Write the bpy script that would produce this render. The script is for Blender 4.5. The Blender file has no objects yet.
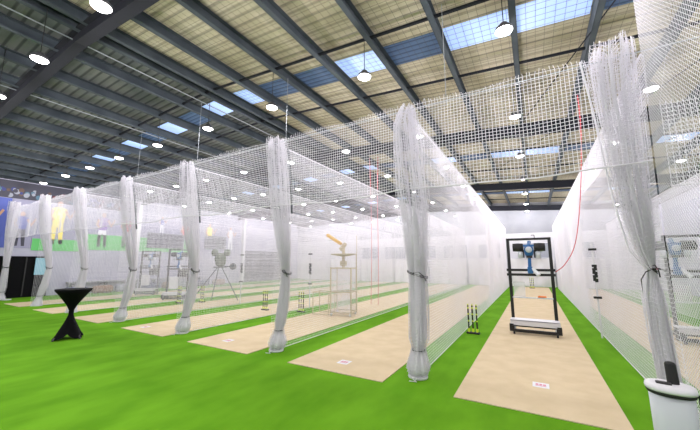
import bpy, math, random
import numpy as np
from mathutils import Matrix, Vector
random.seed(7); rng = np.random.default_rng(7)
S = bpy.context.scene
COL = S.collection
R = math.radians

# ------------------------------------------------------------------ helpers
def link(name, me, mat, parent=None):
    o = bpy.data.objects.new(name, me); COL.objects.link(o)
    if mat is not None:
        for m in (mat if isinstance(mat, (list, tuple)) else [mat]): me.materials.append(m)
    if parent: o.parent = parent
    return o

class MB:
    """collects boxes, bars and lofts into one mesh"""
    def __init__(s): s.v = []; s.f = []; s.sm = []; s.mi = []; s.m = 0
    def add(s, vs, fs, smooth=False):
        b = len(s.v); s.v.extend([tuple(map(float, p)) for p in vs])
        for f in fs: s.f.append(tuple(b + i for i in f)); s.sm.append(smooth); s.mi.append(s.m)
        return s
    def box(s, c, d, rz=0, rx=0, ry=0, bev=0):
        M = Matrix.Translation(c) @ Matrix.Rotation(rz, 4, 'Z') @ Matrix.Rotation(ry, 4, 'Y') @ Matrix.Rotation(rx, 4, 'X')
        x, y, z = d[0] / 2, d[1] / 2, d[2] / 2
        if bev <= 0:
            vs = [(sx * x, sy * y, sz * z) for sz in (-1, 1) for sy in (-1, 1) for sx in (-1, 1)]
            fs = [(0, 2, 3, 1), (4, 5, 7, 6), (0, 1, 5, 4), (2, 6, 7, 3), (0, 4, 6, 2), (1, 3, 7, 5)]
        else:
            b = bev; vs = []
            lv = [(-z, x - b, y - b), (-z + b, x, y), (z - b, x, y), (z, x - b, y - b)]
            for (zz, xx, yy) in lv:
                q = b if xx == x else b * .4
                vs += [(xx - q, -yy, zz), (xx, -yy + q, zz), (xx, yy - q, zz), (xx - q, yy, zz),
                       (-xx + q, yy, zz), (-xx, yy - q, zz), (-xx, -yy + q, zz), (-xx + q, -yy, zz)]
            fs = [tuple(range(7, -1, -1)), tuple(range(24, 32))]
            for k in range(3):
                for i in range(8):
                    j = (i + 1) % 8; fs.append((k*8+i, k*8+j, k*8+8+j, k*8+8+i))
        return s.add([M @ Vector(p) for p in vs], fs)
    def cyl(s, a, b, r, r2=None, n=12, cap=True):
        a = Vector(a); b = Vector(b); r2 = r if r2 is None else r2
        d = (b - a).normalized(); u = d.orthogonal().normalized(); w = d.cross(u)
        vs = []
        for (p, q) in ((a, r), (b, r2)):
            for i in range(n):
                t = 2 * math.pi * i / n; vs.append(p + u * math.cos(t) * q + w * math.sin(t) * q)
        fs = [(i, (i+1) % n, n + (i+1) % n, n + i) for i in range(n)]
        s.add(vs, fs, n > 6)
        if cap: s.add(vs, [tuple(range(n-1, -1, -1)), tuple(range(n, 2*n))])
        return s
    def lathe(s, c, prof, n=20, axis='Z', sx=1, sy=1):
        vs = []
        for (r, z) in prof:
            for i in range(n):
                t = 2 * math.pi * i / n; p = (r * math.cos(t) * sx, r * math.sin(t) * sy, z)
                if axis == 'X': p = (p[2], p[0], p[1])
                if axis == 'Y': p = (p[0], p[2], p[1])
                vs.append((p[0] + c[0], p[1] + c[1], p[2] + c[2]))
        fs = []
        for k in range(len(prof) - 1):
            for i in range(n): fs.append((k*n+i, k*n+(i+1) % n, k*n+n+(i+1) % n, k*n+n+i))
        s.add(vs, fs, True)
        return s.add(vs, [tuple(range(n-1, -1, -1)), tuple(range((len(prof)-1)*n, len(prof)*n))])
    def prism(s, pts, x0, x1, axis='X'):
        """outline in the other two axes, extruded"""
        n = len(pts)
        def P(x, a, b): return {'X': (x, a, b), 'Y': (a, x, b), 'Z': (a, b, x)}[axis]
        vs = [P(x0, *p) for p in pts] + [P(x1, *p) for p in pts]
        fs = [(i, (i+1) % n, n+(i+1) % n, n+i) for i in range(n)] + [tuple(range(n-1, -1, -1)), tuple(range(n, 2*n))]
        return s.add(vs, fs)
    def build(s, name, mat, parent=None):
        me = bpy.data.meshes.new(name); me.from_pydata(s.v, [], s.f)
        me.polygons.foreach_set('use_smooth', s.sm)
        o = link(name, me, mat, parent)
        me.polygons.foreach_set('material_index', s.mi)
        me.update(); return o

class Strands:
    """many thin tubes in one mesh"""
    def __init__(s): s.V = []; s.F = []; s.n = 0
    def tube(s, P, r, k=4):
        P = np.asarray(P, float); n = len(P)
        T = np.gradient(P, axis=0); T /= np.linalg.norm(T, axis=1)[:, None] + 1e-12
        up = np.array([0.0, 0, 1.0]) if abs(T[:, 2]).mean() < .8 else np.array([0.31, 0.95, 0.0])
        A = np.cross(T, up); A /= np.linalg.norm(A, axis=1)[:, None] + 1e-12
        B = np.cross(T, A)
        V = np.concatenate([P + r * (math.cos(2*math.pi*i/k + .3) * A + math.sin(2*math.pi*i/k + .3) * B) for i in range(k)], 0)
        a = np.arange(n - 1)
        for i in range(k):
            j = (i + 1) % k
            s.F.append(np.stack([i*n+a, j*n+a, j*n+a+1, i*n+a+1], 1) + s.n)
        s.V.append(V); s.n += len(V)
    def build(s, name, mat, parent=None):
        V = np.concatenate(s.V); F = np.concatenate(s.F)
        me = bpy.data.meshes.new(name)
        me.vertices.add(len(V)); me.vertices.foreach_set('co', V.astype(np.float32).ravel())
        me.loops.add(F.size); me.loops.foreach_set('vertex_index', F.astype(np.int32).ravel())
        me.polygons.add(len(F)); me.polygons.foreach_set('loop_start', np.arange(0, F.size, 4, dtype=np.int32))
        try: me.polygons.foreach_set('loop_total', np.full(len(F), 4, dtype=np.int32))
        except Exception: pass
        me.update(calc_edges=True); me.validate()
        return link(name, me, mat, parent)

def tag(o, label, cat, group=None, kind=None):
    if label: o['label'] = label
    if cat: o['category'] = cat
    if group: o['group'] = group
    if kind: o['kind'] = kind
    return o
def thing(name, label, cat, loc=(0, 0, 0), rz=0, group=None):
    o = bpy.data.objects.new(name, None); COL.objects.link(o)
    o.location = loc; o.rotation_euler = (0, 0, rz); o.empty_display_size = .1
    return tag(o, label, cat, group)
def struct(o): o['kind'] = 'structure'; return o
def kids(o, table): return table.get(o.name, [])
def dup(root, loc, rz=None, label=None):
    r = root.copy(); COL.objects.link(r); r.location = loc
    if rz is not None: r.rotation_euler = (0, 0, rz)
    if label: r['label'] = label
    for ch in [c for c in COL.objects if c.parent == root and c.type == 'MESH']:
        c = ch.copy(); COL.objects.link(c); c.parent = r
        for g in [g for g in COL.objects if g.parent == ch]:
            d = g.copy(); COL.objects.link(d); d.parent = c
    return r

# ------------------------------------------------------------------ materials
def mat(name, col, rough=.6, metal=0, emit=None, estr=0, spec=.5):
    m = bpy.data.materials.new(name); m.use_nodes = True
    b = m.node_tree.nodes['Principled BSDF']
    b.inputs['Base Color'].default_value = (*col, 1); b.inputs['Roughness'].default_value = rough
    b.inputs['Metallic'].default_value = metal; b.inputs['Specular IOR Level'].default_value = spec
    if emit: b.inputs['Emission Color'].default_value = (*emit, 1); b.inputs['Emission Strength'].default_value = estr
    return m
def noisy(name, c1, c2, scale=5, rough=.8, detail=4, bump=0, stretch=(1, 1, 1), spec=.3, lo=.35, hi=.65, metal=0):
    m = mat(name, c1, rough, metal, spec=spec); nt = m.node_tree; N = nt.nodes; L = nt.links
    b = N['Principled BSDF']; tc = N.new('ShaderNodeTexCoord'); mp = N.new('ShaderNodeMapping')
    mp.inputs['Scale'].default_value = stretch
    ns = N.new('ShaderNodeTexNoise'); ns.inputs['Scale'].default_value = scale; ns.inputs['Detail'].default_value = detail
    rp = N.new('ShaderNodeValToRGB'); rp.color_ramp.elements[0].position = lo; rp.color_ramp.elements[1].position = hi
    rp.color_ramp.elements[0].color = (*c1, 1); rp.color_ramp.elements[1].color = (*c2, 1)
    L.new(tc.outputs['Object'], mp.inputs[0]); L.new(mp.outputs[0], ns.inputs['Vector']); L.new(ns.outputs['Fac'], rp.inputs[0])
    L.new(rp.outputs[0], b.inputs['Base Color'])
    if bump:
        bp = N.new('ShaderNodeBump'); bp.inputs['Strength'].default_value = bump
        L.new(ns.outputs['Fac'], bp.inputs['Height']); L.new(bp.outputs[0], b.inputs['Normal'])
    return m
def ribbed(name, c1, c2, c3, period=.2, rough=.85):
    """profiled roof sheet: ribs every `period` metres along Y, blotchy colour"""
    m = noisy(name, c1, c2, 1.1, rough, 3); nt = m.node_tree; N = nt.nodes; L = nt.links
    b = N['Principled BSDF']; tc = N.new('ShaderNodeTexCoord'); w = N.new('ShaderNodeTexWave')
    w.bands_direction = 'Y'; w.inputs['Scale'].default_value = 2 * math.pi / 20 / period; w.inputs['Distortion'].default_value = 0
    L.new(tc.outputs['Object'], w.inputs['Vector'])
    rp = N.new('ShaderNodeValToRGB'); rp.color_ramp.elements[0].position = .04; rp.color_ramp.elements[1].position = .3
    rp.color_ramp.elements[0].color = (*c3, 1); rp.color_ramp.elements[1].color = (1, 1, 1, 1)
    mx = N.new('ShaderNodeMix'); mx.data_type = 'RGBA'; mx.blend_type = 'MULTIPLY'; mx.inputs[0].default_value = 1
    src = b.inputs['Base Color'].links[0].from_socket
    L.new(w.outputs['Fac'], rp.inputs[0]); L.new(src, mx.inputs[6]); L.new(rp.outputs[0], mx.inputs[7]); L.new(mx.outputs[2], b.inputs['Base Color'])
    bp = N.new('ShaderNodeBump'); bp.inputs['Strength'].default_value = .5; bp.inputs['Distance'].default_value = .03
    L.new(w.outputs['Fac'], bp.inputs['Height']); L.new(bp.outputs[0], b.inputs['Normal'])
    return m

M = {}
M['turf'] = noisy('turf_green', (.088, .25, .007), (.13, .33, .013), 2.2, .95, 8, .15, (1, .45, 1), spec=.06)
M['mat'] = noisy('pitch_beige', (.57, .465, .30), (.63, .52, .345), 3, .85, 6, .03, spec=.15)
M['net'] = mat('net_twine', (.88, .87, .91), .6)
M['cloth'] = noisy('gathered_net', (.86, .85, .90), (.92, .91, .95), 30, .8, 5, .15, (1, 1, .3))
def translucent(m, fac=.5, col=(.92, .90, .95)):
    nt = m.node_tree; N = nt.nodes; L = nt.links; out = [n for n in N if n.type == 'OUTPUT_MATERIAL'][0]
    t_ = N.new('ShaderNodeBsdfTranslucent'); t_.inputs[0].default_value = (*col, 1)
    mx = N.new('ShaderNodeMixShader'); mx.inputs[0].default_value = fac
    L.new(N['Principled BSDF'].outputs[0], mx.inputs[1]); L.new(t_.outputs[0], mx.inputs[2]); L.new(mx.outputs[0], out.inputs[0])
translucent(M['cloth'], .25); translucent(M['net'], .4)
M['white'] = mat('white_paint', (.68, .68, .71), .5)
M['wall'] = noisy('wall_white', (.54, .54, .58), (.58, .58, .62), 1.5, .7)
M['wallgrey'] = noisy('wall_grey', (.26, .27, .30), (.30, .31, .34), 1.2, .7)
M['lav'] = noisy('wall_lavender', (.36, .36, .45), (.41, .41, .50), 1.2, .6)
M['vinyl'] = mat('vinyl_white', (.66, .66, .69), .5)
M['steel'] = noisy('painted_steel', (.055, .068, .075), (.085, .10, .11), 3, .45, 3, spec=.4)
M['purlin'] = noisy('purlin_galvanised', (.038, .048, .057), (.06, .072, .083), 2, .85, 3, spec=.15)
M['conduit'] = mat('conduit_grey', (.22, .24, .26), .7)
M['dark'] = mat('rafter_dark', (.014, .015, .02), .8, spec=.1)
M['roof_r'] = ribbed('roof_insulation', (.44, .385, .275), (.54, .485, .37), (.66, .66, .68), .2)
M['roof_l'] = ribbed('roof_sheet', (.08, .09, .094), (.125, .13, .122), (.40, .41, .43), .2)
M['wire'] = mat('mesh_wire', (.05, .05, .055), .5, .5)
M['black'] = mat('black_metal', (.006, .006, .007), .4)
M['blackcloth'] = mat('black_cloth', (.003, .003, .004), .8, spec=.1)
M['rubber'] = mat('black_rubber', (.012, .012, .013), .7)
M['blue'] = mat('machine_blue', (.02, .13, .36), .35)
M['palegrey'] = mat('pale_grey_plastic', (.55, .58, .62), .4)
M['olive'] = mat('machine_olive', (.11, .14, .09), .5)
M['gold'] = mat('machine_yellow', (.72, .42, .05), .5)
M['cream'] = mat('cream_frame', (.50, .43, .28), .5)
M['yellow'] = mat('stump_yellow', (.75, .85, .05), .5)
M['orange'] = mat('orange_plastic', (.85, .22, .04), .5)
M['pink'] = mat('pink_print', (.60, .22, .30), .6)
M['red'] = mat('red_cable', (.60, .10, .12), .5)
M['glass'] = mat('window_dim', (.30, .32, .37), .4)
M['screen'] = mat('screen_dark', (.05, .055, .08), .6, spec=.2)
M['bag1'] = mat('bag_navy', (.05, .07, .16), .7); M['bag2'] = mat('bag_brown', (.22, .12, .07), .7); M['bag3'] = mat('bag_grey', (.22, .24, .30), .7)
M['lampbody'] = mat('lamp_housing', (.10, .10, .11), .4, .5)
M['lens'] = mat('lamp_lens', (1, 1, 1), .4, emit=(1, .97, .95), estr=12)
M['sky1'] = mat('skylight_bright', (.4, .5, .7), .4, emit=(.36, .56, 1.0), estr=.65)
M['sky2'] = ribbed('skylight_dull', (.05, .08, .14), (.07, .11, .18), (.35, .35, .4), .15)
b_ = M['sky2'].node_tree.nodes['Principled BSDF']; b_.inputs['Emission Color'].default_value = (.2, .38, .8, 1); b_.inputs['Emission Strength'].default_value = .10
M['clear'] = mat('clear_sheet', (.8, .82, .85), .2); M['clear'].node_tree.nodes['Principled BSDF'].inputs['Alpha'].default_value = .35
M['print_purple'] = mat('print_purple', (.22, .12, .38), .6); M['print_green'] = mat('print_green', (.10, .45, .12), .6)
M['print_yellow'] = mat('print_yellow', (.85, .72, .12), .6); M['print_red'] = mat('print_red', (.65, .08, .12), .6)
M['print_blue'] = mat('print_blue', (.06, .09, .36), .6); M['print_skin'] = mat('print_skin', (.48, .27, .16), .6)
M['print_sky'] = mat('print_pale', (.26, .26, .36), .6); M['print_dark'] = mat('print_dark', (.03, .03, .05), .6)
M['print_white'] = mat('print_white', (.7, .72, .75), .6); M['print_cyan'] = mat('print_cyan', (.25, .5, .62), .6)

# ------------------------------------------------------------------ setting
XL, XR, YN, YF = -21.9, 7.0, -5.0, 26.5
RX, RZ = -7.45, 6.60
def roofz(x): return RZ - .065 * (x - RX) if x > RX else RZ - .045 * (RX - x)
struct(MB().box(((XL+XR)/2, (YN+YF)/2, -.06), (XR-XL, YF-YN, .12)).build('floor', M['turf']))
t = .15
struct(MB().box(((XL+XR)/2, YF+t/2, 1.92), (XR-XL, t, 3.84)).build('wall_back', M['wall']))
struct(MB().prism([(XL, 3.84), (XR, 3.84), (XR, roofz(XR)), (RX, RZ), (XL, roofz(XL))], YF, YF+t, 'Y').build('wall_back_upper', M['wallgrey']))
struct(MB().prism([(XL, 0), (XR, 0), (XR, roofz(XR)), (RX, RZ), (XL, roofz(XL))], YN-t, YN, 'Y').build('wall_front', M['wall']))
struct(MB().box((XR+t/2, (YN+YF)/2, roofz(XR)/2), (t, YF-YN, roofz(XR))).build('wall_right', M['lav']))
struct(MB().box((XL-t/2, (YN+YF)/2, roofz(XL)/2), (t, YF-YN, roofz(XL))).build('wall_left', M['lav']))
zr, zl = roofz(XR+t), roofz(XL-t)
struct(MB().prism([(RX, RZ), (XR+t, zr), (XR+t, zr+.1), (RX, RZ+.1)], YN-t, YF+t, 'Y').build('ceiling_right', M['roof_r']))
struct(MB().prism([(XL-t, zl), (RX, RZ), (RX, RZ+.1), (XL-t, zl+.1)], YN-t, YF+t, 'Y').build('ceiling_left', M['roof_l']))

ntrim = 0
def trim(mb, m):
    global ntrim; ntrim += 1
    return struct(mb.build('trim_%d' % ntrim, m))
# purlins: C sections running the length of the hall under the roof sheets
px = [RX + .18] + [-6.24 + 1.24*i for i in range(11)]
px += [RX - .18] + [RX - 1.24*i for i in range(1, 12)]
for x in px:
    zt = roofz(x) - .035
    mb = MB(); d, w = .25, .09
    mb.box((x, (YN+YF)/2, zt-d/2), (.012, YF-YN, d)).box((x+w/2, (YN+YF)/2, zt-.006), (w, YF-YN, .012)).box((x+w/2, (YN+YF)/2, zt-d+.006), (w, YF-YN, .012))
    mb.box((x+w, (YN+YF)/2, zt-d+.02), (.012, YF-YN, .03))
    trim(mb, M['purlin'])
# rafters: I beams following both slopes
def raft(mb, y, x0, x1, dz0, dz1, w):
    z0, z1 = roofz(x0), roofz(x1)
    mb.prism([(x0, z0-dz1), (x1, z1-dz1), (x1, z1-dz0), (x0, z0-dz0)], y-w/2, y+w/2, 'Y')
for y in (2.2, 10.45, 18.45, 26.3):
    mb = MB()
    for (x0, x1) in ((XL, RX), (RX, XR)):
        raft(mb, y, x0, x1, .26, .28, .19); raft(mb, y, x0, x1, .28, .60, .02); raft(mb, y, x0, x1, .60, .62, .19)
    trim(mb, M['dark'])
# bridging bars between the purlins
for y in (-1.4, 5.05, 7.15, 13.1, 15.8, 21.1, 23.8):
    mb = MB()
    for (x0, x1) in ((XL, RX), (RX, XR)): raft(mb, y, x0, x1, .155, .20, .045)
    trim(mb, M['dark'])
# ridge: white conduit
trim(MB().cyl((RX-.45, YN, RZ-.34), (RX-.45, YF, RZ-.34), .014, n=8), M['conduit'])
trim(MB().cyl((-11.3, YN, roofz(-11.3)-.3), (-11.3, YF, roofz(-11.3)-.3), .014, n=8), M['conduit'])
# roof bracing rods
for (a, b) in (((.0, 10.3), (2.5, 2.4)), ((2.5, 10.3), (5.0, 2.4)), ((-6.2, 18.3), (-2.5, 10.6)), ((-2.5, 18.3), (1.2, 10.6)), ((2.4, 18.3), (5, 10.6))):
    trim(MB().cyl((a[0], a[1], roofz(a[0])-.27), (b[0], b[1], roofz(b[0])-.27), .012, n=6), M['dark'])
# side eaves beams
trim(MB().box((XL+.1, (YN+YF)/2, 5.80), (.2, YF-YN, .16)), M['purlin'])
trim(MB().box((XR-.1, (YN+YF)/2, 5.35), (.2, YF-YN, .22)), M['purlin'])
# columns on the left wall
for y in (2.2, 10.45, 19.0): trim(MB().box((XL+.16, y, 2.8), (.3, .22, 5.6), bev=.02), M['white'])
# skylights, one pane per purlin bay
nw = 0
allx = sorted(set(round(x, 3) for x in [-6.24+1.24*i for i in range(11)] + [RX - 1.24*i for i in range(0, 12)]))
bright = {-8.69: 1, -7.45: 1, -3.76: 1, -1.28: 1, -.04: 1, 3.68: 1, -11.17: 1, -13.65: 1, -16.13: 1}
for ys in (6.0, 14.1, 22.3):
    for a, b in zip(allx[:-1], allx[1:]):
        nw += 1
        za, zb = roofz(a+.001), roofz(b-.001); h = .36
        br = any(abs(a - k) < .05 for k in bright)
        a2, b2 = (a+.02, b-.02)
        mb = MB().prism([(a2, za-.018), (b2, zb-.018), (b2, zb-.003), (a2, za-.003)], ys-h, ys+h, 'Y')
        struct(mb.build('window_%d' % nw, M['sky1'] if br else M['sky2']))
# back wall windows (dim panes) and numbers over them
WX = [(-14.0, -12.3), (-11.7, -9.6), (-9.0, -7.0), (-6.4, -4.5), (-3.7, -2.1), (-.75, 1.04), (2.1, 3.65)]
for k, (a, b) in enumerate(WX):
    nw += 1
    root = struct(MB().box(((a+b)/2, YF-.02, 2.55), (b-a, .04, 1.06)).build('window_%d' % nw, M['glass']))
    fr = MB()
    for (c, d) in ((((a+b)/2, YF-.03, 3.1), (b-a+.08, .06, .05)), (((a+b)/2, YF-.03, 2.0), (b-a+.08, .06, .05)), ((a, YF-.03, 2.55), (.05, .06, 1.1)), ((b, YF-.03, 2.55), (.05, .06, 1.1)), (((a+b)/2, YF-.03, 2.55), (.03, .06, 1.1))): fr.box(c, d)
    fr.build('window_frame', M['white'], root)
SEG = {'7': 'abc', '6': 'acdefg', '5': 'acdfg', '4': 'bcfg', '3': 'abcdg', '2': 'abdeg', '8': 'abcdefg'}
for (x, ch) in ((.08, '7'), (-2.9, '6'), (-5.45, '5'), (-8.0, '4'), (-10.6, '3')):
    mb = MB(); w, h, s = .2, .34, .045
    pos = {'a': ((0, h/2), (w, s)), 'g': ((0, 0), (w, s)), 'd': ((0, -h/2), (w, s)), 'f': ((-w/2, h/4), (s, h/2)), 'b': ((w/2, h/4), (s, h/2)), 'e': ((-w/2, -h/4), (s, h/2)), 'c': ((w/2, -h/4), (s, h/2))}
    for q in SEG[ch]:
        (cx, cz), (dx, dz) = pos[q]; mb.box((x+cx, YF-.012, 3.5+cz), (dx, .02, dz))
    tag(mb.build('lane_number', M['black'] if ch == '7' else M['wallgrey']), ('black numeral %s' if ch == '7' else 'grey numeral %s') % ch + ' on the far wall above %s' % {'7': 'the open lane', '6': 'the window left of the open lane', '5': 'the second window from the open lane', '4': 'the third window from the open lane', '3': 'the fourth window from the open lane'}[ch], 'number')

# ------------------------------------------------------------------ pitches
ord_ = ['first', 'second', 'third', 'fourth', 'fifth', 'sixth', 'seventh', 'eighth']
PIT = [(1.80, 3.58), (-1.01, .76), (-3.77, -2.00), (-6.60, -4.76), (-9.45, -7.55), (-12.55, -10.75), (-15.8, -14.0), (-19.1, -17.25)]
PL = ['beige pitch behind the net on the far right of the hall', 'beige pitch under the black rig with the blue bowling machine',
      'beige pitch between the two nearest left net bundles', 'beige pitch carrying the cream wheeled machine with yellow arm',
      'fourth beige pitch from the right-hand open lane, with a stump set on it', 'beige pitch beneath the olive machine on tripod',
      'sixth beige pitch towards the mural wall, second last', 'beige pitch nearest the mural wall on the left']
for (a, b), l in zip(PIT, PL):
    mb = MB().box(((a+b)/2, (4.37+25.5)/2, .005), (b-a, 25.5-4.37, .01))
    tag(mb.build('pitch_mat', M['mat']), l, 'pitch', 'cricket pitch mats')
for (x, y, l) in ((-.04, 5.36, 'white printed sticker on the pitch in front of the black rig'), (-2.93, 4.86, 'white printed sticker on the pitch left of the nearest bundle'),
                  (-5.9, 4.87, 'white printed sticker on the third pitch by the second bundle'), (-9.0, 4.75, 'white printed sticker on the fourth pitch by the third bundle')):
    r_ = thing('pitch_sticker', l, 'sticker', (x, y, .0105), 0, 'pitch stickers')
    MB().box((0, 0, .001), (.20, .20, .002)).build('backing', M['print_white'], r_)
    MB().box((-.045, .015, .0028), (.035, .06, .0015)).box((0, .015, .0028), (.035, .06, .0015)).box((.045, .015, .0028), (.035, .06, .0015)).box((0, -.04, .0028), (.13, .015, .0015)).build('printed_mark', M['pink'], r_)

# ------------------------------------------------------------------ nets
Y0, Y1, NZ = 4.64, 25.3, 4.13
NX = [4.15, 1.28, -1.60, -4.45, -7.45, -10.5, -13.8, -17.1, -20.9]
CELL, TR = .046, .0023
def side_net(x, y0, y1, z1, seed, label, sway=.05, cell=CELL, tr=TR):
    ph = seed * 1.7
    def P(y, z):
        k = np.sin(np.clip(z / z1, 0, 1) * math.pi) 
        dx = sway * k * (np.sin(y*.8+ph) + .3*np.sin(y*1.9+ph*2)) 
        return np.stack([x + dx, y, z], -1)
    s = Strands()
    zz = np.linspace(.02, z1, 7)
    for y in np.arange(y0, y1, cell): s.tube(P(np.full(7, y), zz), tr)
    n = max(int((y1-y0)/.35), 4); yy = np.linspace(y0, y1, n)
    for z in np.arange(.03, z1, cell): s.tube(P(yy, np.full(n, z)), tr)
    root = thing('side_net', label, 'net', (0, 0, 0), 0, 'side nets between the lanes')
    s.build('netting', M['net'], root)
    # the hem folded over the top rope: a second layer, 0.6 m deep
    s = Strands(); zb = np.linspace(z1-.62, z1, 3); off = np.array([.03, .023, .023])
    for y in np.arange(y0, y1, cell): s.tube(P(np.full(3, y), zb) + off, tr)
    for z in np.arange(z1-.62, z1, cell): s.tube(P(yy, np.full(n, z)) + off, tr)
    s.build('folded_top_band', M['net'], root)
    h = Strands(); h.tube(P(yy, np.full(n, z1)), .012, 6); h.build('top_rope', M['net'], root)
    h = Strands(); h.tube(P(yy, np.full(n, .025)), .009, 6); h.build('bottom_rope', M['net'], root)
    return root
SL = ['white side net at the far right beside the last lane', 'white side net along the right of the open lane with the black rig',
      'white side net running back from the nearest left bundle', 'white side net running back from the second left bundle',
      'white side net running back from the third left bundle', 'white side net running back from the fourth left bundle',
      'white side net running back from the fifth left bundle', 'white side net running back from the sixth left bundle', 'white side net nearest the mural wall']
for k, x in enumerate(NX[:-1]): side_net(x, Y0, Y1, NZ, k, SL[k])
def near_net():
    s = Strands(); z1 = 4.9; y0, y1 = .2, 4.58
    def P(y, z): return np.stack([1.25 + .02*np.sin(y*2.3+z*.7), y, z], -1)
    c_ = .046
    for sg in (1, -1):
        for c in np.arange(-z1, y1+z1, c_):
            # line y = c + sg*z clipped to the rectangle
            za, zb = sorted(((y0-c)*sg, (y1-c)*sg)); za, zb = max(za, .02), min(zb, z1)
            if zb - za < .05: continue
            z = np.linspace(za, zb, max(3, int((zb-za)/.5))); s.tube(P(c+sg*z, z), .0022)
    root = thing('side_net', 'white diamond mesh net hanging nearest the camera at the right edge, reaching above the others', 'net')
    s.build('netting', M['net'], root)
    yy = np.linspace(y0, y1, 14)
    h = Strands(); h.tube(P(yy, np.full(14, z1)), .012, 6); h.build('top_rope', M['net'], root)
near_net()
def valance(x0, x1, zt, zb, seed, label, fringe=True):
    """net hanging from the front cable, tied up short, with a rope in its lower hem"""
    tr = .0034 if seed < 4 else .0025; n = 16
    def P(x, z):
        v = (zt-z)/(zt-zb)
        return np.stack([x, Y0-.06 + .05*np.sin(x*2.3+seed)*v + .03*v*np.sin(x*6+seed), z - .03*np.sin(np.pi*(x-x0)/(x1-x0))*v], -1)
    s = Strands(); xx = np.linspace(x0, x1, n); zz = np.linspace(zb, zt, 5)
    for x in np.arange(x0, x1, CELL): s.tube(P(np.full(5, x), zz), tr)
    for z in np.arange(zb, zt, CELL): s.tube(P(xx, np.full(n, z)), tr)
    if fringe:
        r = random.Random(seed)
        for x in np.arange(x0, x1, CELL):
            hgt = .02 + .04*r.random() + .07*abs(math.sin(x*1.9+seed))
            s.tube(np.array([[x, Y0-.06, zt], [x+.01*r.uniform(-1, 1), Y0-.07, zt+hgt*.5], [x+.02*r.uniform(-1, 1), Y0-.07, zt+hgt]]), .003)
        s.tube(np.stack([xx, np.full(n, Y0-.07), zt+.045+.015*np.sin(xx*4+seed)], -1), .003)
    root = thing('front_net', label, 'net', (0, 0, 0), 0, 'short front nets across the lane mouths')
    s.build('netting', M['net'], root)
    h = Strands(); h.tube(P(xx, np.full(n, zb)), .011, 6); h.build('hem_rope', M['net'], root)
RL = ['short white front net across the far right lane mouth', 'short white front net across the open lane with the black rig', 'short white front net between the first and second left bundles',
      'short white front net between the second and third left bundles', 'short white front net between the third and fourth left bundles', 'short white front net between the fourth and fifth left bundles',
      'short white front net between the fifth and sixth left bundles', 'short white front net nearest the mural wall']
for k in range(8):
    if k == 0: valance(1.36, 4.1, 3.48, 2.52, 0, RL[0], False)
    else: valance(NX[k+1]+.05, NX[k]-.05, NZ, 2.82, k, RL[k])

# gathered bundles of the front nets: (x, z, half width) down each one
BUN = [
 [(1.03, 4.34, .22), (1.01, 4.08, .24), (1.01, 3.63, .21), (1.05, 3.0, .19), (1.10, 2.41, .155), (1.15, 1.94, .11), (1.19, 1.62, .05), (1.18, 1.29, .11), (1.18, .89, .11), (1.18, .35, .10), (1.19, .26, .17), (1.19, .13, .205), (1.19, .04, .15)],
 [(-1.60, 4.22, .10), (-1.62, 4.10, .17), (-1.65, 3.97, .21), (-1.64, 3.74, .25), (-1.63, 2.98, .27), (-1.61, 2.42, .25), (-1.62, 2.04, .22), (-1.65, 1.50, .155), (-1.64, .89, .175), (-1.62, .51, .17), (-1.62, .38, .09), (-1.62, .26, .17), (-1.62, .13, .205), (-1.62, .04, .15)],
 [(-4.45, 4.24, .19), (-4.45, 3.91, .24), (-4.45, 3.49, .25), (-4.45, 2.97, .23), (-4.45, 2.15, .18), (-4.45, 1.51, .10), (-4.45, .95, .13), (-4.45, .55, .12), (-4.45, .36, .08), (-4.45, .26, .17), (-4.45, .13, .205), (-4.45, .04, .15)],
 [(-7.5, 4.24, .17), (-7.5, 3.9, .22), (-7.5, 3.29, .24), (-7.5, 2.27, .21), (-7.5, 1.5, .10), (-7.5, .8, .15), (-7.5, .36, .09), (-7.5, .26, .17), (-7.5, .13, .205), (-7.5, .04, .15)],
 [(-10.55, 4.27, .16), (-10.55, 3.9, .20), (-10.55, 2.97, .22), (-10.55, 2.07, .18), (-10.55, 1.53, .10), (-10.55, .88, .15), (-10.55, .34, .08), (-10.55, .26, .17), (-10.55, .13, .205), (-10.55, .04, .15)],
 [(-13.85, 4.32, .18), (-13.85, 4.0, .23), (-13.85, 2.84, .20), (-13.85, 1.5, .10), (-13.85, .8, .16), (-13.85, .34, .10), (-13.85, .04, .19)],
 [(-17.1, 4.42, .18), (-17.1, 4.1, .21), (-17.1, 3.0, .21), (-17.1, 1.5, .10), (-17.1, .7, .15), (-17.1, .32, .11), (-17.1, .04, .20)],
 [(-20.9, 4.5, .2), (-20.9, 4.1, .23), (-20.9, 3.18, .23), (-20.9, 1.53, .11), (-20.9, .6, .15), (-20.9, .3, .11), (-20.9, .04, .20)]]
LEAN = np.array([(0, .20), (.3, .24), (.85, .36), (1.5, .42), (2.2, .30), (3.0, .15), (4.15, 0)])
BL = ['large white gathered net bundle at the right beside the white bin', 'tall white gathered net bundle left of the open lane, nearest the camera',
      'white gathered net bundle second from the nearest on the left', 'leaning white gathered net bundle right of the olive machine on tripod, third on the left',
      'white gathered net bundle right of the black table, fourth on the left', 'white gathered net bundle standing behind the black table',
      'white gathered net bundle just right of the black doorway', 'white gathered net bundle at the left edge of the hall before the black doorway']
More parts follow.
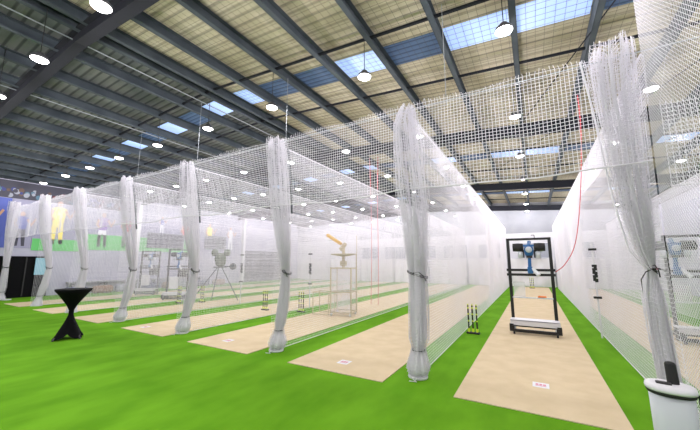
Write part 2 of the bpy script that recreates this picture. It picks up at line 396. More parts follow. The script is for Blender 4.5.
def bundle(k, pts, label):
    a = np.array(pts)[::-1]; z = a[:, 1]
    cx = lambda q: np.interp(q, z, a[:, 0])
    hw = lambda q: np.interp(q, z, a[:, 2])
    ly = lambda q: np.interp(q, LEAN[:, 0], LEAN[:, 1])*(1 if k < 7 else .1)
    z0, z1 = z[0], z[-1]; bx = a[0, 0]
    root = thing('gathered_net', label, 'net bundle', (bx, Y0-.02, 0), 0, 'gathered front nets hanging at the lane ends')
    r = np.random.default_rng(100+k)
    nf = 7; ph = r.uniform(0, 6.28, 4)
    def P(th, q, sc):
        ztop = np.clip((q-3.9)/.3, 0, 1)
        ruf = .84 + .09*np.sin(nf*th+ph[0]+.7*q) + .05*np.sin((nf+6)*th+ph[1]-1.1*q) + .05*np.sin(3*th+ph[2]+2*q)
        ruf = ruf + .12*ztop*np.sin(9*th+ph[3])
        rad = hw(q)*ruf*sc
        zz = q + .035*ztop*np.sin(5*th+ph[2])
        return np.stack([cx(q)-bx + rad*np.cos(th)*1.02, rad*np.sin(th)*.95 + ly(q), zz], -1)
    s = Strands()
    nz = 34; qs = np.linspace(z0, z1, nz)
    far = k > 3
    nv = 52 if far else 66
    trb = .0040 if far else .0028
    for L_, sc in enumerate((1.0, .74)):
        for i in range(nv):
            s.tube(P(np.full(nz, 2*math.pi*(i+.5*L_)/nv + .15*math.sin(i)) + .1*np.sin(qs*2+i), qs, sc), trb, 3)
        th = np.linspace(0, 2*math.pi, 57)
        for q in np.arange(z0, z1, .05 if not far else .06):
            s.tube(P(th, np.full(57, q) + .015*np.sin(4*th+q*3), sc), trb, 3)
    s.build('netting', M['net'], root)
    # innermost folds, packed solid
    mb = MB(); n = 28; vs = []; fs = []; m = 30
    zc = 2.6
    for q in np.linspace(z0, zc, m):
        th = np.linspace(0, 2*math.pi, n, endpoint=False)
        lo = 1.0 if q < .36 else (.84 if q < 1.5 else .84 - .74*min(1, (q-1.5)/(zc-1.5)))
        vs += [tuple(p) for p in P(th, np.full(n, q),.86*lo)]
    for j in range(m-1):
        for i in range(n): fs.append((j*n+i, j*n+(i+1) % n, (j+1)*n+(i+1) % n, (j+1)*n+i))
    fs += [tuple(range(n-1, -1, -1)), tuple(range((m-1)*n, m*n))]
    mb.add(vs, fs, True); mb.build('inner_folds', M['cloth'], root)
    # tie at about 1.5 m
    qt = 1.62 if k == 0 else 1.5
    st = Strands(); th = np.linspace(0, 2*math.pi, 25); w = float(hw(qt))
    c = float(cx(qt)-bx); L1 = float(ly(qt))
    for dz in (0, .02): st.tube(np.stack([c + w*1.05*np.cos(th), L1+w*1.02*np.sin(th), qt+dz+.05*np.cos(th)*(-1)], -1), .006, 5)
    st.tube(np.array([[c-w*.2, L1-w*.95, qt+.03], [c+w*.5, L1-w*1.25, qt+.05], [c+w*1.0, L1-w*1.2, qt-.01], [c+w*1.2, L1-w, qt-.09]]), .007, 5)
    o = st.build('tie', M['rubber'], root); o['label'] = 'black tie strap'
    if k in (0,):
        st = Strands(); st.tube(np.array([[c, L1-w, qt], [c+.05, L1-w*1.3, qt+.01], [c+.085, L1-.1, qt-.005]]), .009, 5)
        st.tube(np.array([[c, L1-w, qt], [c-.07, L1-.1, qt-.03], [c-.12, L1-.1, qt-.12], [c-.12, L1-.1, qt-.3]]), .006, 5)
        st.build('loose_cord', M['rubber'], root)
    if k in (1, 2, 3, 4):
        st = Strands(); st.tube(np.array([[float(cx(q_)-bx)+float(hw(q_))*.9, float(ly(q_))+float(hw(q_))*.55, q_] for q_ in (4.05, 3.7, 3.2, 2.7)]), .006 if k == 1 else .02, 5)
        o = st.build('hanging_strap', M['white'] if k == 1 else M['steel'], root)
    # lower tie and the foot it hides
    qb = .38
    st = Strands(); w = float(hw(qb)); c = float(cx(qb)-bx)
    st.tube(np.stack([c + w*1.02*np.cos(th), float(ly(qb))+w*1.0*np.sin(th), qb+.0*th], -1), .008, 5); st.build('lower_tie', M['steel'], root)
    w = a[0, 2]
    MB().lathe((0, .2, 0), [(w*.95, .004), (w*1.0, .02), (w*.96, .035)], 20, sy=.93).build('foot_hem', M['white'], root)
    if 1 <= k <= 4:
        st = Strands(); st.tube(np.array([[-.04, .2-w*.8, .03], [-.02, .2-w*1.1, .02], [.05, .2-w*1.4, .012], [-.06, .2-w*1.5, .01]]), .006, 5)
        st.build('foot_cord', M['net'], root)
    return root
for k, p in enumerate(BUN): bundle(k, p, BL[k])

def flap():
    """loose part of the right-hand front net between its edge cord and the bundle"""
    edge = np.array([(.68, 4.16), (.75, 3.57), (.85, 2.42), (.93, 1.85), (1.05, 1.62)])[::-1]
    ri = np.array([(1.0, 4.2), (.98, 3.6), (1.02, 2.4), (1.06, 1.9), (1.09, 1.62)])[::-1]
    ex = lambda q: np.interp(q, edge[:, 1], edge[:, 0]); rx_ = lambda q: np.interp(q, ri[:, 1], ri[:, 0])
    q = np.linspace(1.63, 4.15, 26); s = Strands()
    def P(u, q): x = ex(q)*(1-u) + rx_(q)*u; L2 = np.interp(q, LEAN[:, 0], LEAN[:, 1]); return np.stack([x*(1+L2/Y0), Y0+L2-.10+.05*np.sin(u*14+q), q], -1)
    for u in np.linspace(0, 1, 12): s.tube(P(np.full(26, u), q), TR)
    uu = np.linspace(0, 1, 14)
    for z in np.arange(1.65, 4.15, .05): s.tube(P(uu, np.full(14, z)-.05*np.sin(uu*3.1)), TR)
    root = thing('net_flap', 'loose strip of white net with a thick edge cord left of the right-hand bundle', 'net')
    s.build('netting', M['net'], root)
    h = Strands(); h.tube(P(np.zeros(26), q), .011, 6); h.build('edge_cord', M['net'], root)
flap()
# front cable carrying the nets and its droppers
s = Strands(); s.tube(np.stack([np.linspace(-21.7, 6.9, 60), np.full(60, Y0-.03), np.full(60, NZ+.02)], -1), .008, 6)
tag(s.build('front_cable', M['palegrey']), 'long pale cable strung across the lane fronts holding up the nets', 'cable')
for x, y, n_ in [(-1.0, 4.75, 'right of the nearest left bundle'), (-4.9, 5.4, 'left of the second left bundle'), (-8.0, 5.2, 'left of the third left bundle'), (-11.2, 5.2, 'left of the fourth left bundle')]:
    s = Strands(); zt = roofz(x)-.24; s.tube(np.array([[x, y, NZ+.01], [x, y, (NZ+zt)/2], [x, y, zt]]), .005, 5)
    tag(s.build('hanging_wire', M['conduit']), 'thin pale suspension wire from roof to net top, %s' % n_, 'wire', 'suspension wires')

# roof safety mesh
def safety():
    s = Strands()
    def seg(x0, x1, step):
        for y in np.arange(-3, 26.4, step): s.tube(np.array([[x0, y, roofz(x0)-.03], [x1, y, roofz(x1)-.03]]), .0028, 3)
        for x in np.arange(x0, x1, step*1.0): s.tube(np.array([[x, -3, roofz(x)-.03], [x, 26.4, roofz(x)-.03]]), .0028, 3)
    seg(RX+.01, XR-.05, .15)
    tag(s.build('roof_safety_mesh', M['wire']), 'dark wire safety mesh stretched under the tan roof insulation', 'mesh')
safety()

# ------------------------------------------------------------------ lamps
def make_lamp():
    root = thing('high_bay_lamp', 'x', 'lamp', (0, 0, 0), 0, 'round high bay lamps')
    MB().lathe((0, 0, 0), [(.128, 0), (.13, .02), (.12, .05), (.08, .075), (.06, .12), (.02, .13)], 20).build('housing', M['lampbody'], root)
    MB().lathe((0, 0, 0), [(.04, -.03), (.09, -.024), (.118, -.012), (.125, -.002)], 24).build('lens', M['lens'], root)
    mb = MB(); mb.cyl((0, 0, .12), (0, 0, .62), .007, n=6); mb.build('cord', M['black'], root)
    return root
LX = [4.85, 2.41, -.13, -2.6, -5.05, -7.4, -9.85, -12.25, -14.5, -16.75, -19.2]
LY = [-1.72, 1.65, 5.05, 8.45, 11.85, 15.3, 18.7, 22.1, 25.2]  # first row is out of view behind the camera, added to light the foreground
LROW = ['at the far right', 'above the right-hand bundle', 'above the black rig', 'left of the nearest bundle', 'above the second left bundle',
        'under the roof ridge', 'left of the roof ridge', 'above the black table', 'fourth from mural wall', 'second from mural wall', 'nearest the mural wall']
proto = make_lamp(); first = True
ld = bpy.data.lights.new('lamp_light', 'POINT'); ld.shadow_soft_size = .06; ld.energy = 100; ld.color = (1, .95, .99)
for i, x in enumerate(LX):
    for j, y in enumerate(LY):
        lab = 'round high bay lamp, %s from the front, row %s' % ((['x'] + ord_)[j], LROW[i])
        if y == LY[0]: lab = 'added round high bay lamp behind the camera, row %s' % LROW[i]
        if first: o = proto; first = False; o['label'] = lab; o.location = (x, y, 5.3)
        else: o = dup(proto, (x, y, 5.3), label=lab)
        lo = bpy.data.objects.new('lamp_light', ld); COL.objects.link(lo); lo.location = (0, 0, -.11); lo.parent = o
        # cord length follows the roof
        for c in [c for c in COL.objects if c.parent == o and c.name.startswith('cord')]:
            c.location = (0, 0, .12); c.scale = (1, 1, 1)
            L_ = roofz(x) - .03 - 5.3 - .12
            c.scale[2] = L_/.5; c.location[2] = .12 - .12*c.scale[2]

# ------------------------------------------------------------------ bowling machine rigs
def bowler(name, label, loc, rz=0):
    root = thing(name, label, 'bowling machine', loc, rz)
    mb = MB().lathe((0, -.03, 1.98), [(.05, -.13), (.09, -.11), (.105, -.02), (.10, .07), (.06, .11)], 16)
    mb.box((0, .02, 2.10), (.40, .12, .05)); mb.build('body', M['blue'], root)
    for s_ in (-1, 1):
        MB().lathe((s_*.235, 0, 2.06), [(.04, -.12), (.10, -.115), (.105, 0), (.10, .115), (.04, .12)], 18, 'X').build('wheel', M['rubber'], root)
        o = MB().lathe((s_*.19, -.03, 1.87), [(.03, -.08), (.06, -.07), (.06, .07), (.03, .09)], 12).build('motor', M['palegrey'], root)
        MB().box((s_*.13, 0, 1.90), (.05, .08, .20)).build('motor_bracket', M['rubber'], root)
    MB().lathe((0, -.14, 2.0), [(.075, .0), (.07, -.02), (.03, -.03)][::-1], 14, 'Y').build('front_plate', M['palegrey'], root)
    MB().box((0, -.02, 1.83), (.13, .08, .07)).build('neck_block', M['rubber'], root)
    MB().cyl((0, 0, 1.86), (-.01, 0, 1.45), .04).box((.0, -.02, 1.50), (.12, .12, .16), bev=.01).build('stem', M['blue'], root)
    MB().cyl((.05, -.05, 1.55), (.17, -.14, 1.38), .035, .045, 12).build('ball_chute', M['print_white'], root)
    MB().cyl((0, .02, 2.10), (.02, .20, 2.20), .04, .045, 10).build('feed_tube', M['blue'], root)
    return root
def rig(label, loc, rz=0, shelf=True):
    root = thing('machine_frame', label, 'frame', loc, rz)
    W = .455
    for s_ in (-1, 1): MB().box((s_*W, 0, 1.20), (.07, .06, 2.18), bev=.006).build('post', M['black'], root)
    MB().box((0, 0, 2.27), (2*W+.07, .05, .055)).build('top_bar', M['black'], root)
    for z in (1.50, 1.385): MB().box((0, -.015, z), (2*W+.14, .035, .06)).build('cross_bar', M['black'], root)
    MB().box((0, -.15, .315), (2*W+.11, .34, .035), bev=.01).box((0, -.31, .265), (2*W+.11, .02, .13), bev=.006).build('base_tray', M['vinyl'], root)
    b = MB()
    for s_ in (-1, 1): b.box((s_*W, -.12, .155), (.07, .5, .09)); b.box((s_*(W+.03), -.31, .145), (.09, .07, .17))
    b.box((0, -.32, .085), (2*W, .05, .07)); b.box((0, .1, .13), (2*W, .04, .05)); b.build('base_frame', M['black'], root)
    for s_ in (-1, 1):
        for y in (-.33, .1): MB().lathe((s_*(W-.02), y, .05), [(.02, -.022), (.048, -.02), (.05, 0), (.048, .02), (.02, .022)], 14, 'X').build('caster', M['rubber'], root)
        MB().lathe((s_*(W-.03), -.345, .155), [(.01, -.008), (.028, -.006), (.028, .006), (.01, .008)], 12, 'Y').build('bolt_disc', M['palegrey'], root)
    if not shelf:
        MB().box((.2, -.02, 1.18), (.36, .2, .34), bev=.02).build('control_box', M['rubber'], root)
        MB().box((-.15, -.05, .75), (.34, .22, .55), bev=.02).build('ball_bag', M['white'], root)
    if shelf:
        MB().box((0, -.03, .83), (2*W-.05, .05, .03)).build('shelf_bar', M['palegrey'], root)
        MB().box((-.27, -.03, 1.03), (.26, .008, .36)).build('clear_panel', M['clear'], root)
    return root
rig('black upright frame on casters with white tray standing on the open lane', (-.085, 9.08, .01))
bowler('bowling_machine', 'blue bowling machine with black wheels mounted on the open lane frame', (-.08, 9.02, .01))
mb = MB().box((.13, 9.05, .875), (.16, .07, .035), bev=.01).cyl((.03, 9.05, .87), (.08, 9.05, .875), .02, .028, 8); tag(mb.build('orange_scoop', M['orange']), 'small orange plastic piece lying on the shelf bar of the open lane frame', 'tool')
rig('black upright frame on casters behind the net in the far right lane', (3.05, 9.75, .01))
bowler('bowling_machine', 'blue bowling machine seen through the net in the far right lane', (2.72, 9.66, .01))
rig('dark upright frame on casters in the lane before the dark wall screen', (-17.9, 9.4, .01), R(35), False)
bowler('bowling_machine', 'blue and white bowling machine in front of the dark wall screen', (-17.9, 9.4, .01), R(35))
rig('dark upright frame on casters half hidden by the third left bundle', (-14.5, 8.9, .01), R(35), False)
bowler('bowling_machine', 'blue bowling machine half hidden by the third left bundle', (-14.5, 8.9, .01), R(35))

# cream wheeled machine with yellow arm
root = thing('ball_feeder', 'cream wheeled frame with mesh box and yellow feeder arm on top', 'bowling machine', (-5.47, 9.0, .01), R(12))
f = MB()
for sx in (-.33, .36):
    for sy in (-.3, .3): f.box((sx, sy, .8), (.04, .04, 1.45))
for z in (.12, .75, 1.5):
    for sy in (-.3, .3): f.box((.015, sy, z), (.7, .035, .035))
    for sx in (-.33, .36): f.box((sx, 0, z), (.035, .6, .035))
f.build('frame', M['cream'], root)
s = Strands()
for sy in (-.29, .29):
    for x in np.arange(-.31, .35, .03): s.tube(np.array([[x, sy, .14], [x, sy, 1.5]]), .003)
    for z in np.arange(.14, 1.5, .03): s.tube(np.array([[-.33, sy, z], [.36, sy, z]]), .004)
s.build('mesh_panel', M['net'], root)
f = MB()
for x in (-.95, -.40):
    for y in (-.3, .25): f.cyl((x, y, .02), (x, y, .72), .016, n=6)
for y in (-.3, .25): f.cyl((-.95, y, .72), (-.33, y, .72), .016, n=6); f.cyl((-.95, y, .04), (.36, y, .04), .016, n=6)
f.cyl((-.95, -.3, .72), (-.95, .25, .72), .016, n=6); f.build('side_rack', M['cream'], root)
for x in (-.3, .33):
    for y in (-.28, .28): MB().lathe((x, y, .062), [(.02, -.02), (.06, -.018), (.06, .018), (.02, .02)], 12, 'X').build('caster', M['palegrey'], root)
MB().lathe((0, 0, 1.88), [(.06, 0), (.40, .06), (.42, .09), (.38, .085), (.05, .04)], 20).build('ball_tray', M['cream'], root)
MB().cyl((0, 0, 1.5), (0, 0, 2.3), .05).box((0, 0, 1.66), (.2, .16, .16), bev=.02).cyl((-.1, 0, 2.1), (.08, 0, 2.32), .08, .06).build('machine_head', M['cream'], root)
MB().box((-.33, -.02, 2.46), (.62, .13, .10), ry=R(32), bev=.015).build('feeder_arm', M['gold'], root)
MB().box((.36, .3, 1.75), (.035, .035, .45)).box((.18, .3, 1.96), (.4, .03, .03)).cyl((.38, .28, 1.9), (.38, .28, 2.6), .012, n=6).build('aerial_pole', M['cream'], root)

# olive machine on tripod
root = thing('tripod_bowling_machine', 'olive twin wheel bowling machine on a tall dark tripod', 'bowling machine', (-12.7, 9.8, .01), R(25))
MB().lathe((0, 0, 1.80), [(.12, -.32), (.22, -.2), (.24, .05), (.2, .25), (.1, .32)], 18).lathe((0, -.20, 1.85), [(.05, -.03), (.2, 0), (.2, .03), (.05, .05)], 16, 'Y').build('body', M['olive'], root)
for s_ in (-1, 1): MB().lathe((s_*.3, 0, 2.14), [(.04, -.1), (.15, -.09), (.16, 0), (.15, .09), (.04, .1)], 14, 'X').build('wheel', M['olive'], root)
MB().lathe((.62, 0, 1.5), [(.05, -.05), (.15, -.04), (.15, .04), (.05, .05)], 14, 'Y').cyl((.2, 0, 1.5), (.5, 0, 1.5), .03).build('control_disc', M['steel'], root)
for a, l_ in ((205, 1.1), (338, 1.25), (262, .5)):
    e = (math.cos(R(a))*l_, math.sin(R(a))*l_, .02)
    MB().cyl((math.cos(R(a))*.12, math.sin(R(a))*.12, 1.45), e, .022, .018, 8).build('leg', M['steel'], root)
MB().box((0, 0, 1.46), (.5, .3, .05)).build('head_plate', M['steel'], root)

# ------------------------------------------------------------------ stumps
def stump_set():
    root = thing('stump_set', 'x', 'stumps', (0, 0, 0), 0, 'spring loaded stump sets')
    MB().box((0, 0, .02), (.30, .12, .04), bev=.01).build('base', M['rubber'], root)
    for x in (-.095, 0, .095):
        s1 = MB().cyl((x, 0, .10), (x, 0, .66), .017, n=10).build('stump', M['rubber'], root)
        for (z0_, z1_, r0_) in ((.04, .12, .022), (.58, .62, .0185), (.66, .685, .0175), (.44, .47, .0185), (.28, .31, .0185)):
            MB().cyl((x, 0, z0_), (x, 0, z1_), r0_, n=10).build('yellow_band', M['yellow'], s1)
    return root
ss = stump_set(); first = True
for (x, y, l) in ((-1.38, 8.3, 'black and yellow stump set on the green strip left of the open lane'), (-8.45, 8.5, 'yellow stump set on the fourth pitch left of the second bundle'),
                  (-7.05, 8.8, 'stump set beside the cream wheeled machine'), (-12.4, 8.75, 'yellow stump set below the olive tripod machine'), (-17.3, 8.2, 'yellow stump set near the mural wall beside the fifth bundle'),
                  (-13.0, 8.1, 'yellow green stump set just left of the third left bundle'), (-.2, 24.3, 'distant stump set at the far end of the open lane')):
    if first: ss.location = (x, y, 0.002); ss['label'] = l; first = False
    else: dup(ss, (x, y, .011), label=l)

# slim white posts standing on the net lines, with black marks
def post():
    root = thing('marker_post', 'x', 'post', (0, 0, 0), 0, 'slim white posts with black marks')
    MB().box((0, 0, 1.08), (.035, .035, 2.14), bev=.006).build('pole', M['vinyl'], root)
    for z in (2.0, .90): MB().box((0, 0, z), (.15, .07, .05), bev=.004).build('black_band', M['black'], root)
    b = MB()
    for i, z in enumerate((1.62, 1.54, 1.46, 1.38, 1.30)):
        b.box((.0, -.022, z), (.095, .012, .055)); b.box((.015 - .03*(i % 2), -.022, z-.04), (.06, .012, .03))
    b.build('printed_lettering', M['black'], root); return root
pp = post()
pp.location = (1.215, 9.25, 0); pp['label'] = 'slim white post with black marks on the net line right of the open lane'
dup(pp, (-7.30, 9.6, .01), R(35), 'slim white post with black marks left of the cream machine')
dup(pp, (-10.62, 9.25, .01), R(45), 'slim white post with black marks right of the olive tripod machine')

# white vinyl drapes at the end of each lane
for k in range(8):
    x1, x0 = NX[k]-.08, NX[k+1]+.08; n, m = 40, 10
    if k == 0: x1 = 4.0
    vs = []; fs = []; w = x1-x0
    for j in range(m):
        for i in range(n):
            u = i/(n-1); v = j/(m-1)
            zt = 2.0 - .10*math.sin(math.pi*u)
            sag = .04*math.sin(2*math.pi*(v*2.2+.6*math.sin(math.pi*u)))*math.sin(math.pi*u)
            vs.append((x0+u*w, 25.75 + .05*math.sin(u*22+k) + sag, .02+(zt-.02)*v))
    for j in range(m-1):
        for i in range(n-1): a = j*n+i; fs.append((a, a+1, a+n+1, a+n))
    nb = len(vs); vs += [(x, y+.02, z) for x, y, z in vs]; fs += [tuple(nb+i for i in reversed(f_)) for f_ in fs]
    tag(MB().add(vs, fs, True).build('end_curtain', M['vinyl']), 'white vinyl curtain sagging at the far end of the lane, %s from the right' % ord_[k], 'curtain', 'lane end curtains')

# ------------------------------------------------------------------ red cables
def cable(pts, r, m, label, n=24):
    P = np.array(pts, float); t_ = np.linspace(0, len(P)-1, n); out = []
    for q in t_:
        i = int(min(q, len(P)-2)); f_ = q-i
        p0, p1, p2, p3 = P[max(i-1, 0)], P[i], P[i+1], P[min(i+2, len(P)-1)]
        out.append(.5*((2*p1)+(-p0+p2)*f_+(2*p0-5*p1+4*p2-p3)*f_**2+(-p0+3*p1-3*p2+p3)*f_**3))
    s = Strands(); s.tube(np.array(out), r, 6); return tag(s.build('hanging_cable', m), label, 'cable')
cable([(1.24, 9.0, 5.9), (1.23, 9.0, 4.86), (1.10, 9.05, 3.4), (.90, 9.05, 2.2), (.66, 9.05, 1.68), (.44, 9.08, 1.47)], .011, M['red'], 'red cable drooping from the roof to the open lane frame')
cable([(-5.95, 12.0, 6.3), (-5.9, 12, 4.4), (-5.85, 11.9, 2), (-5.8, 11.7, .03)], .011, M['red'], 'left of two red cables hanging behind the cream wheeled machine')
cable([(-5.45, 11.8, 6.2), (-5.5, 11.8, 4.4), (-5.45, 11.7, 2), (-5.43, 11.6, .03)], .011, M['red'], 'right of two red cables hanging behind the cream wheeled machine')
cable([(1.45, 7.5, 3.0), (1.42, 6.8, 2.1), (1.35, 6.0, 1.75), (1.22, 4.9, 1.62)], .007, M['pink'], 'thin cord sloping to the tie of the right-hand bundle')

# ------------------------------------------------------------------ table
root = thing('cocktail_table', 'black cloth-covered cocktail table standing on the green turf', 'table', (-9.25, 3.22, 0), R(20))
n = 48; prof = [(1.08, .33, 0), (1.06, .335, 0), (.98, .27, .02), (.86, .19, .05), (.74, .11, .08), (.62, .05, .05), (.52, .05, .05), (.42, .085, .1), (.28, .16, .22), (.12, .25, .32), (.02, .32, .38)]
vs = []; fs = []
for (z, r_, lob) in prof:
    for i in range(n):
        a = 2*math.pi*i/n; q = abs(math.cos(2*a))
        vs.append((r_*(1-lob+lob*q**1.5)*math.cos(a), r_*(1-lob+lob*q**1.5)*math.sin(a), z + (.10*(1-q)**1.3 if z < .1 else 0)))
for j in range(len(prof)-1):
    for i in range(n): fs.append((j*n+i, (j+1)*n+i, (j+1)*n+(i+1) % n, j*n+(i+1) % n))
fs.append(tuple(range(n)))
MB().add(vs, fs, True).build('stretch_cover', M['blackcloth'], root)
MB().lathe((0, 0, 1.075), [(.33, 0), (.34, .008), (.335, .02)], 32).build('table_top', M['blackcloth'], root)
for i in range(4):
    a = math.pi/2*i; MB().cyl((.33*math.cos(a), .33*math.sin(a), 0), (.28*math.cos(a), .28*math.sin(a), .06), .02, n=8).build('foot', M['black'], root)

# ------------------------------------------------------------------ bin
root = thing('waste_bin', 'white rounded bin with a grey lid and thick black upright handle, bottom right corner', 'bin', (.83, 3.44, .0), R(-8))
def rr(w, d, z, n=8, p=3.0):
    out = []
    for i in range(32):
        a = 2*math.pi*i/32; c, s_ = math.cos(a), math.sin(a)
        out.append((w/2*abs(c)**(2/p)*(1 if c > 0 else -1), d/2*abs(s_)**(2/p)*(1 if s_ > 0 else -1), z))
    return out
def loft(secs):
    n = 32; vs = [p for s_ in secs for p in s_]; fs = []
    for j in range(len(secs)-1):
        for i in range(n): fs.append((j*n+i, j*n+(i+1) % n, (j+1)*n+(i+1) % n, (j+1)*n+i))
    fs += [tuple(range(n-1, -1, -1)), tuple(range((len(secs)-1)*n, len(secs)*n))]
    return MB().add(vs, fs, True)
loft([rr(.21, .20, .0), rr(.235, .22, .02), rr(.245, .23, .35), rr(.255, .24, .72)]).build('body', M['palegrey'], root)
loft([rr(.275, .262, 0.718, p=2.4), rr(.285, .272, 0.730, p=2.4), rr(.285, .272, 0.742, p=2.4)]).build('rim', M['rubber'], root)
loft([rr(.29, .275, 0.742, p=2.4), rr(.295, .28, 0.752, p=2.4), rr(.285, .27, 0.772, p=2.4), rr(.22, .2, 0.782, p=2.4)]).build('lid', M['white'], root)
MB().cyl((.025, .03, 0.775), (.022, .045, 0.920), .036, .033, 16).lathe((.022, .045, 0.918), [(.033, 0), (.028, .012), (.012, .018)], 16).build('handle', M['rubber'], root)
MB().box((-.035, -.02, 0.787), (.09, .05, .014), bev=.005).build('latch', M['rubber'], root)
MB().box((.15, -.02, 0.690), (.015, .03, .09), bev=.004).build('side_clip', M['rubber'], root)

# ------------------------------------------------------------------ left wall: doorway, murals, screens, bags
XW = XL + .012
nd = 1
d = struct(MB().box((XL+.03, 5.35, 1.0), (.06, 2.2, 2.0)).build('door_1', M['blackcloth']))
MB().box((XL+.07, 4.75, 1.0), (.03, .05, 1.9)).box((XL+.07, 5.55, 1.0), (.03, .05, 1.9)).build('door_stile', M['rubber'], d)
tag(MB().box((XL+.1, 6.1, 1.5), (.02, .45, .85)).build('notice_board', M['print_cyan']), 'pale notice sheet fixed on the black doorway', 'sign')
d = struct(MB().box((XL+.04, 21.7, 1.35), (.08, 5.0, 2.7)).build('door_2', M['screen']))
s2 = MB()
for z in np.arange(.2, 2.7, .3): s2.box((XL+.09, 21.7, z), (.02, 4.9, .03))
for y in (20.2, 21.7, 23.2): s2.box((XL+.09, y, 1.35), (.025, .05, 2.7))
s2.build('door_rib', M['bag3'], d)
def panel(y0, y1, z0, z1, m, label):
    root = thing('wall_mural', label, 'mural', (XW, (y0+y1)/2, (z0+z1)/2), 0, 'printed murals along the left wall')
    MB().box((0.01, 0, 0), (.02, y1-y0-.04, z1-z0)).build('backing', m, root); return root
def fig(root, y, z, h, shirt, legs, lean=0, bat=None):
    """flat printed cricketer, about h tall, standing at y"""
    s_ = h/1.8
    def blob(pts, mt, nm, dx): MB().prism([(y+p*s_+lean*q*s_, z+q*s_) for p, q in pts], .021+dx, .024+dx, 'X').build(nm, mt, root)
    blob([(-.17, 0), (-.05, 0), (-.02, .7), (.02, .7), (.10, 0), (.22, 0), (.20, .5), (.17, .92), (-.17, .92), (-.2, .45)], legs, 'printed_legs', 0)
    blob([(-.18, .88), (.18, .88), (.22, 1.2), (.25, 1.48), (.08, 1.56), (-.08, 1.56), (-.25, 1.48), (-.22, 1.2)], shirt, 'printed_shirt', .001)
    blob([(.10*math.cos(t_*.5236)*.95, 1.68+.13*math.sin(t_*.5236)) for t_ in range(12)], M['print_skin'], 'printed_head', .002)
    blob([(-.25, 1.46), (-.33, 1.15), (-.18, .95), (-.12, 1.0), (-.22, 1.17), (-.15, 1.4)], M['print_skin'], 'printed_arm', .003)
    blob([(.25, 1.46), (.36, 1.2), (.5, 1.5), (.56, 1.44), (.38, 1.05), (.16, 1.38)], M['print_skin'], 'printed_arm', .003)
    if bat: blob([(bat+.0, .15), (bat+.09, .12), (bat+.03, .8), (bat+.0, 1.15), (bat-.03, 1.15), (bat-.04, .8)], M['print_white'], 'printed_bat', .004)
p = panel(2.4, 4.75, 2.4, 4.8, M['print_blue'], 'blue mural panel with a batsman at the left edge of the wall')
fig(p, .3, -1.1, 2.1, M['print_cyan'], M['print_dark'], bat=.4)
p = panel(4.75, 5.6, 2.4, 4.8, M['print_sky'], 'narrow pale mural panel with a dark blue standing figure')
fig(p, 0, -1.1, 1.7, M['print_blue'], M['print_dark'])
p = panel(5.6, 7.7, 2.4, 4.8, M['print_sky'], 'mural panel with a figure in yellow above a green field')
MB().box((.022, 0, -1.0), (.004, 2.0, .6)).build('printed_field', M['print_green'], p)
fig(p, -.1, -.95, 2.3, M['print_yellow'], M['print_yellow'])
p = panel(7.7, 10.3, 2.4, 4.8, M['print_sky'], 'mural panel with a purple and white batsman on green')
MB().box((.022, 0, -.75), (.004, 2.5, .9)).build('printed_field', M['print_green'], p)
fig(p, -.4, -1.0, 2.0, M['print_purple'], M['print_white'], bat=-.7); fig(p, .85, -.95, 1.9, M['print_red'], M['print_white'])
p = panel(10.6, 14.2, 2.4, 4.8, M['print_sky'], 'pale mural panel behind the dark wall screen'); 
MB().box((.022, 0, -.75), (.004, 3.4, .9)).build('printed_field', M['print_green'], p)
fig(p, 1.3, -.9, 1.9, M['print_red'], M['print_white']); fig(p, -.4, .1, 1.1, M['print_blue'], M['print_white'])
p = panel(14.2, 18.8, 2.4, 4.8, M['print_sky'], 'pale mural panel with yellow figure, farthest along the wall')
fig(p, -.8, -.9, 2.0, M['print_yellow'], M['print_green']); fig(p, 1.2, -.9, 1.9, M['print_white'], M['print_white'])
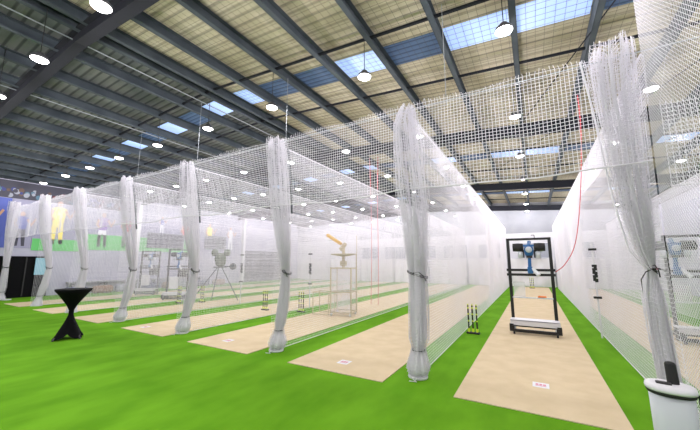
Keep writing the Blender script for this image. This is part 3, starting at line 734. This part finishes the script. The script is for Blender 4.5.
# crowd band on top
root = thing('crowd_mural', 'dark printed band of spectators running along the top of the left wall', 'mural', (XW, 0, 0))
MB().box((.01, 4.0, 5.25), (.02, 13, .86)).build('backing', M['print_dark'], root)
cm = [mat('crowd_navy', (.02, .03, .16), .6), mat('crowd_pale', (.25, .27, .32), .6), mat('crowd_teal', (.06, .14, .2), .6), mat('crowd_maroon', (.14, .02, .03), .6), mat('crowd_brown', (.09, .05, .035), .6), M['print_dark']]
mb = MB(); rr_ = random.Random(3)
for i in range(170):
    y = rr_.uniform(-2, 9.5); z = rr_.uniform(4.95, 5.30); r0 = rr_.uniform(.05, .12); mb.m = rr_.randrange(6)
    mb.prism([(y + r0*math.cos(t_*.7854), z + r0*math.sin(t_*.7854)*1.1) for t_ in range(8)], .021, .022+.0001*i, 'X')
o = mb.build('printed_crowd', cm, root); o['kind'] = 'stuff'
for (y0, y1, z0, z1, l) in ((11.1, 13.6, 2.65, 3.65, 'dark wall screen above the rigs on the left wall'), (15.3, 17.2, 2.75, 3.75, 'grey wall screen above the olive tripod machine')):
    root = thing('wall_screen', l, 'screen', (XL+.1, (y0+y1)/2, (z0+z1)/2))
    MB().box((0, 0, 0), (.07, y1-y0, z1-z0), bev=.01).build('housing', M['steel'], root)
    MB().box((.038, 0, 0), (.01, y1-y0-.1, z1-z0-.1)).build('display', M['screen'], root)
# bags and benches under the wall
bl = ['navy', 'brown', 'grey']; names = []
i = 0
for y in (7.4, 8.6, 9.7, 11.2, 12.4, 13.5, 14.8, 16.2):
    mt = i % 3; root = thing('kit_bag', '%s kit bag on the floor by the left wall, %s from the black doorway' % (bl[mt], ord_[i]), 'bag', (XL+.85, y, .0), R(8*(i % 3)-8), 'kit bags along the left wall')
    MB().box((0, 0, .22), (.42, .95, .40), bev=.09).build('bag_body', M['bag%d' % (mt+1)], root)
    s = Strands(); th = np.linspace(0, math.pi, 12); s.tube(np.stack([np.zeros(12), .2*np.cos(th), .41+.16*np.sin(th)], -1), .015, 5); s.build('handle', M['rubber'], root)
    i += 1
for y, w_ in ((9.0, 'left of the wall screen'), (13.3, 'under the wall screen')):
    root = thing('bench', 'long grey bench against the left wall, %s' % w_, 'bench', (XL+.22, y, 0))
    MB().box((0, 0, .62), (.34, 3.6, .06)).build('seat', M['wallgrey'], root)
    for dy in (-1.6, 0, 1.6): MB().box((0, dy, .295), (.3, .06, .59)).build('leg', M['steel'], root)

# ------------------------------------------------------------------ camera, world
cam = bpy.data.cameras.new('camera'); co = bpy.data.objects.new('camera', cam); COL.objects.link(co)
cam.sensor_width = 36; cam.lens = 313/700*36; cam.clip_end = 200; cam.clip_start = .05
yaw, pit, roll = R(30.1), R(8.6), R(-.2)
co.location = (0, 0, 1.7)
co.rotation_euler = (Matrix.Rotation(yaw, 4, 'Z') @ Matrix.Rotation(R(90)+pit, 4, 'X')).to_euler()
S.camera = co
w = bpy.data.worlds.new('world'); S.world = w; w.use_nodes = True
w.node_tree.nodes['Background'].inputs[0].default_value = (.5, .65, 1, 1); w.node_tree.nodes['Background'].inputs[1].default_value = .3
S.view_settings.view_transform = 'Standard'; S.view_settings.look = 'None'; S.view_settings.gamma = 1; S.view_settings.use_curve_mapping = False
S.view_settings.exposure = 0.0
